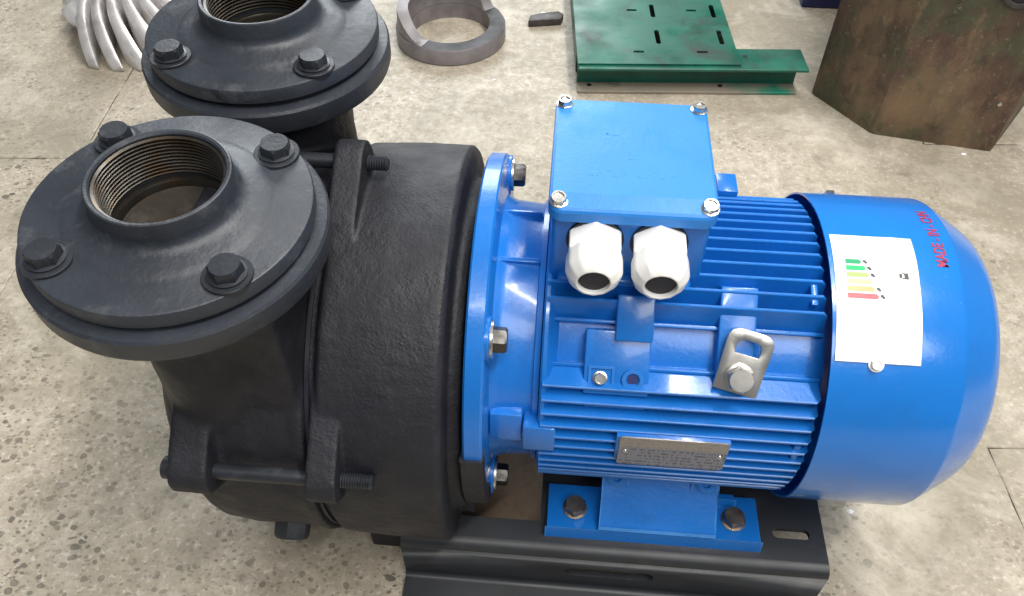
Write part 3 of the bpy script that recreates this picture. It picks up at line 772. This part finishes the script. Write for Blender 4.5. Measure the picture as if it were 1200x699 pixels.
# ------------------------------------------------------------------ things lying on the workshop floor
def make_green():
    A = 4.0
    T = Thing('green_bracket', 'stained green steel base with slotted top plate on the floor behind the motor', 'steel bracket', (75, 671, GZ))
    rot = Matrix.Translation((75, 671, 0)) @ Matrix.Rotation(R(A), 4, 'Z')
    H = GZ + 46
    # front channel: top flange, recessed web, bottom flange
    b = box(0, 362, 0, 62, H - 5, H, .8, 1, mtx=rot); T.part('top_flange', b, 'green')
    b = box(0, 352, 0, 44, GZ, GZ + 5, .8, 1, mtx=rot); T.part('bottom_flange', b, 'green_dust')
    b = box(0, 352, 26, 31, GZ + 5, H - 5, 0, mtx=rot); T.part('web', b, 'green')
    sl = [slot(x, y, 44, 8, 'Y') for x, y in ((133, 92), (236, 92), (133, 178), (236, 178))] + [slot(x, y, 18, 6.5) for x, y in ((98, 46), (200, 46), (98, 180), (200, 180), (98, 300), (200, 300))]
    b = plate([(-1, 10), (256, 10), (256, 420), (-1, 420)], sl, H + .3, H + 3, mtx=rot); T.part('top_plate', b, 'green')
    for x in (0, 247): b = box(x, x + 5, 64, 420, GZ, H, 0, mtx=rot); T.part('side_web', b, 'green')
    hb = shared(lathe([(0, 4.2), (.5, 4.2), (.5, 0)], 'Z', n=16), 'bolt_hole', 'rubber', 30)
    for x, y, z in ((268, 40, H), (20, 18, GZ + 5), (232, 18, GZ + 5)):
        p = rot @ Vector((x, y, z)); T.put('bolt_hole', hb, (p.x, p.y, p.z))
make_green()

def make_rust():
    T = Thing('rusty_block', 'rusty angular steel post with worn green paint, right of the green bracket', 'steel block', (620, 700, GZ))
    bot = [(452, 703), (525, 600), (692, 570), (800, 720), (740, 860), (520, 880)]
    lean = [(0, 0), (-2, 2), (6, 0), (10, 0), (0, 0), (0, 0)]
    b = bmesh.new(); rings = []
    for z, k in ((GZ, 0), (GZ + 3, .01), (GZ + 160, .5), (GZ + 330, 1)):
        rings.append([b.verts.new((x + lx * k, y + ly * k, z)) for (x, y), (lx, ly) in zip(bot, lean)])
    for A, B in zip(rings, rings[1:]):
        for i in range(6): b.faces.new((A[i], A[(i + 1) % 6], B[(i + 1) % 6], B[i]))
    b.faces.new(rings[-1]); b.faces.new(rings[0][::-1])
    es = [e for e in b.edges if abs(e.verts[0].co.z - e.verts[1].co.z) > 1]
    bmesh.ops.bevel(b, geom=es, offset=7, segments=3, affect='EDGES', profile=.5)
    body = T.part('body', b, 'rust')
    # round port with a rim on the broad face
    d = Vector((692 - 525, 570 - 600, 0)).normalized(); nrm = Vector((d.y, -d.x, 0)); c = Vector((525, 600, 0)) + d * 112 + Vector((0, 0, GZ + 246))
    F = Matrix((d, Vector((0, 0, 1)), nrm)).transposed()
    pr = shared(lathe([(-2, 19), (-2, 26), (3, 26), (4, 25), (4, 21), (3, 19)], 'Z', n=32, closed=True), 'port_rim', 'dark_steel'); T.put('port_rim', pr, c, F, body)
    ph = shared(lathe([(.8, 20), (.8, 0)], 'Z', n=24), 'port_hole', 'rubber'); T.put('port_hole', ph, c, F, body)
    rv = shared(lathe([(0, 3.4), (1.5, 3), (2.4, 1.6), (2.6, 0)], 'Z', n=14), 'rivet', 'zinc')
    T.put('rivet', rv, Vector((525, 600, 0)) + d * 150 + nrm * .5 + Vector((0, 0, GZ + 80)), F, body)
make_rust()

def make_ring():
    T = Thing('steel_ring', 'thick grey steel ring lying on the floor behind the far pump port', 'ring', (-150, 828, GZ))
    b = lathe([(0, 68), (0, 93), (2, 95), (25, 95), (28, 93), (28, 68)], 'Z', (-150, 828, GZ), 80, closed=True)
    b.faces.ensure_lookup_table()
    for f in b.faces:
        if all(v.co.z > GZ + 27 for v in f.verts): f.material_index = 1
    T.part('ring_body', b, ['ring', 'ring_top'])
    # raised collar on the far and left side
    b = bmesh.new(); n = 52; prof = [(68.5, 28.2), (92, 28.2), (90, 60), (71, 60)]; sec = []
    for i in range(n + 1):
        a = R(38 + 208 * i / n); k = min(1, i / 5, (n - i) / 13); k = k * k * (3 - 2 * k)
        sec.append([b.verts.new((-150 + r * math.cos(a), 828 + r * math.sin(a), GZ + 28.2 + (z - 28.2) * max(k, .02))) for r, z in prof])
    for A, B in zip(sec, sec[1:]):
        for i in range(4): b.faces.new((A[i], A[(i + 1) % 4], B[(i + 1) % 4], B[i]))
    b.faces.new(sec[0]); b.faces.new(sec[-1])
    T.part('collar', b, 'ring')
make_ring()

def make_casting():
    cx, cy = -690, 868
    T = Thing('finned_casting', 'pale cast aluminium part with radiating curved fins, behind the pump at upper left', 'casting', (cx, cy, GZ))
    b = lathe([(0, 0), (0, 84), (24, 96), (60, 112), (80, 116), (90, 108), (98, 84), (104, 62), (118, 54), (121, 44), (112, 36), (96, 32), (96, 0)], 'Z', (cx, cy, GZ + 6), 72)
    hub = T.part('hub', b, 'alu')
    for k in range(22):
        a0 = R(-126 + 13 * k)
        f = bmesh.new(); secs = []
        for i in range(15):
            t = i / 14; r = 92 + 104 * t; a = a0 + .42 * t ** 1.3
            zt = 92 + 10 * t - 92 * t ** 2.2; zb = max(1.5, 54 - 90 * t); w = (7.4 + 8.0 * t) * (1 - .35 * t ** 6)
            ca, sa = math.cos(a), math.sin(a); zt = max(zt, zb + 9)
            cs = [(w * math.cos(R(q)), zt - 9 + 9 * math.sin(R(q))) for q in range(0, 181, 30)]
            secs.append([f.verts.new((cx + r * ca - y * sa, cy + r * sa + y * ca, GZ + z)) for y, z in [(-w, zb), (w, zb)] + cs])
        n = len(secs[0])
        for A, B in zip(secs, secs[1:]):
            for i in range(n): f.faces.new((A[i], A[(i + 1) % n], B[(i + 1) % n], B[i]))
        f.faces.new(secs[0]); f.faces.new(secs[-1][::-1])
        T.part('fin', f, 'alu', hub, 50)
    # tube sockets on the left rim
    for a in (-126, -146, -168):
        d = Vector((math.cos(R(a)), math.sin(R(a)), -.42)).normalized(); u = Vector((0, 0, 1)).cross(d).normalized(); v = d.cross(u)
        F = Matrix((u, v, d)).transposed().to_4x4(); F.translation = Vector((cx, cy, GZ + 86))
        T.part('socket', lathe([(70, 14), (70, 25), (140, 23), (158, 22), (160, 20.5), (160, 15.5), (120, 14)], 'Z', n=32, closed=True, mtx=F), 'alu', hub)
make_casting()

def make_scraps():
    T = Thing('steel_offcut', 'small dark flat steel offcut lying between the ring and green bracket', 'offcut', (12, 888, GZ))
    b = plate([(-18, 872), (40, 884), (44, 902), (34, 912), (2, 902), (-16, 892)], [], GZ + .3, GZ + 13, bev=1.5); T.part('offcut_body', b, 'dark_steel')
    T = Thing('navy_box', 'sliver of a dark blue painted steel box at the top edge behind the rusty post', 'box', (505, 1020, GZ))
    b = box(478, 560, 985, 1100, GZ, GZ + 150, 4); T.part('shell', b, 'navy')
    b = box(474, 564, 981, 1104, GZ + 150.2, GZ + 158, 2); T.part('lid', b, 'navy')
    spots = [(571, 616, 7, 'white crumb on the floor at the foot of the rusty post'), (560, 622, 4, 'tiny pale crumb beside the larger one by the rusty post'), (650, 560, 4, 'tiny white chip under the right corner of the rusty post'),
             (-366, 62, 4, 'shiny metal chip on the floor left of the pump'), (-62, 700, 3, 'tiny pale chip on the floor in front of the steel ring'), (6, 925, 5, 'pale shaving behind the dark steel offcut'), (368, -45, 4, 'whitish fleck on the floor right of the base')]
    for x, y, r, lab in spots:
        b = bmesh.new(); bmesh.ops.create_icosphere(b, subdivisions=1, radius=r)
        for v in b.verts: v.co = Vector((v.co.x * random.uniform(.7, 1.5), v.co.y * random.uniform(.5, 1.1), max(-.2, v.co.z * random.uniform(.2, .5)))) + Vector((x, y, GZ + .3))
        o = link('floor_chip', finish(b, W(x, y, GZ) + Vector((0, 0, GZ * .001)), 'floor_chip', 'paper' if 'shiny' not in lab else 'zinc', 0)); o.location = W(x, y, GZ)
        o['label'] = lab; o['category'] = 'debris'
make_scraps()

scene.render.engine = 'CYCLES'
scene.cycles.use_denoising = True
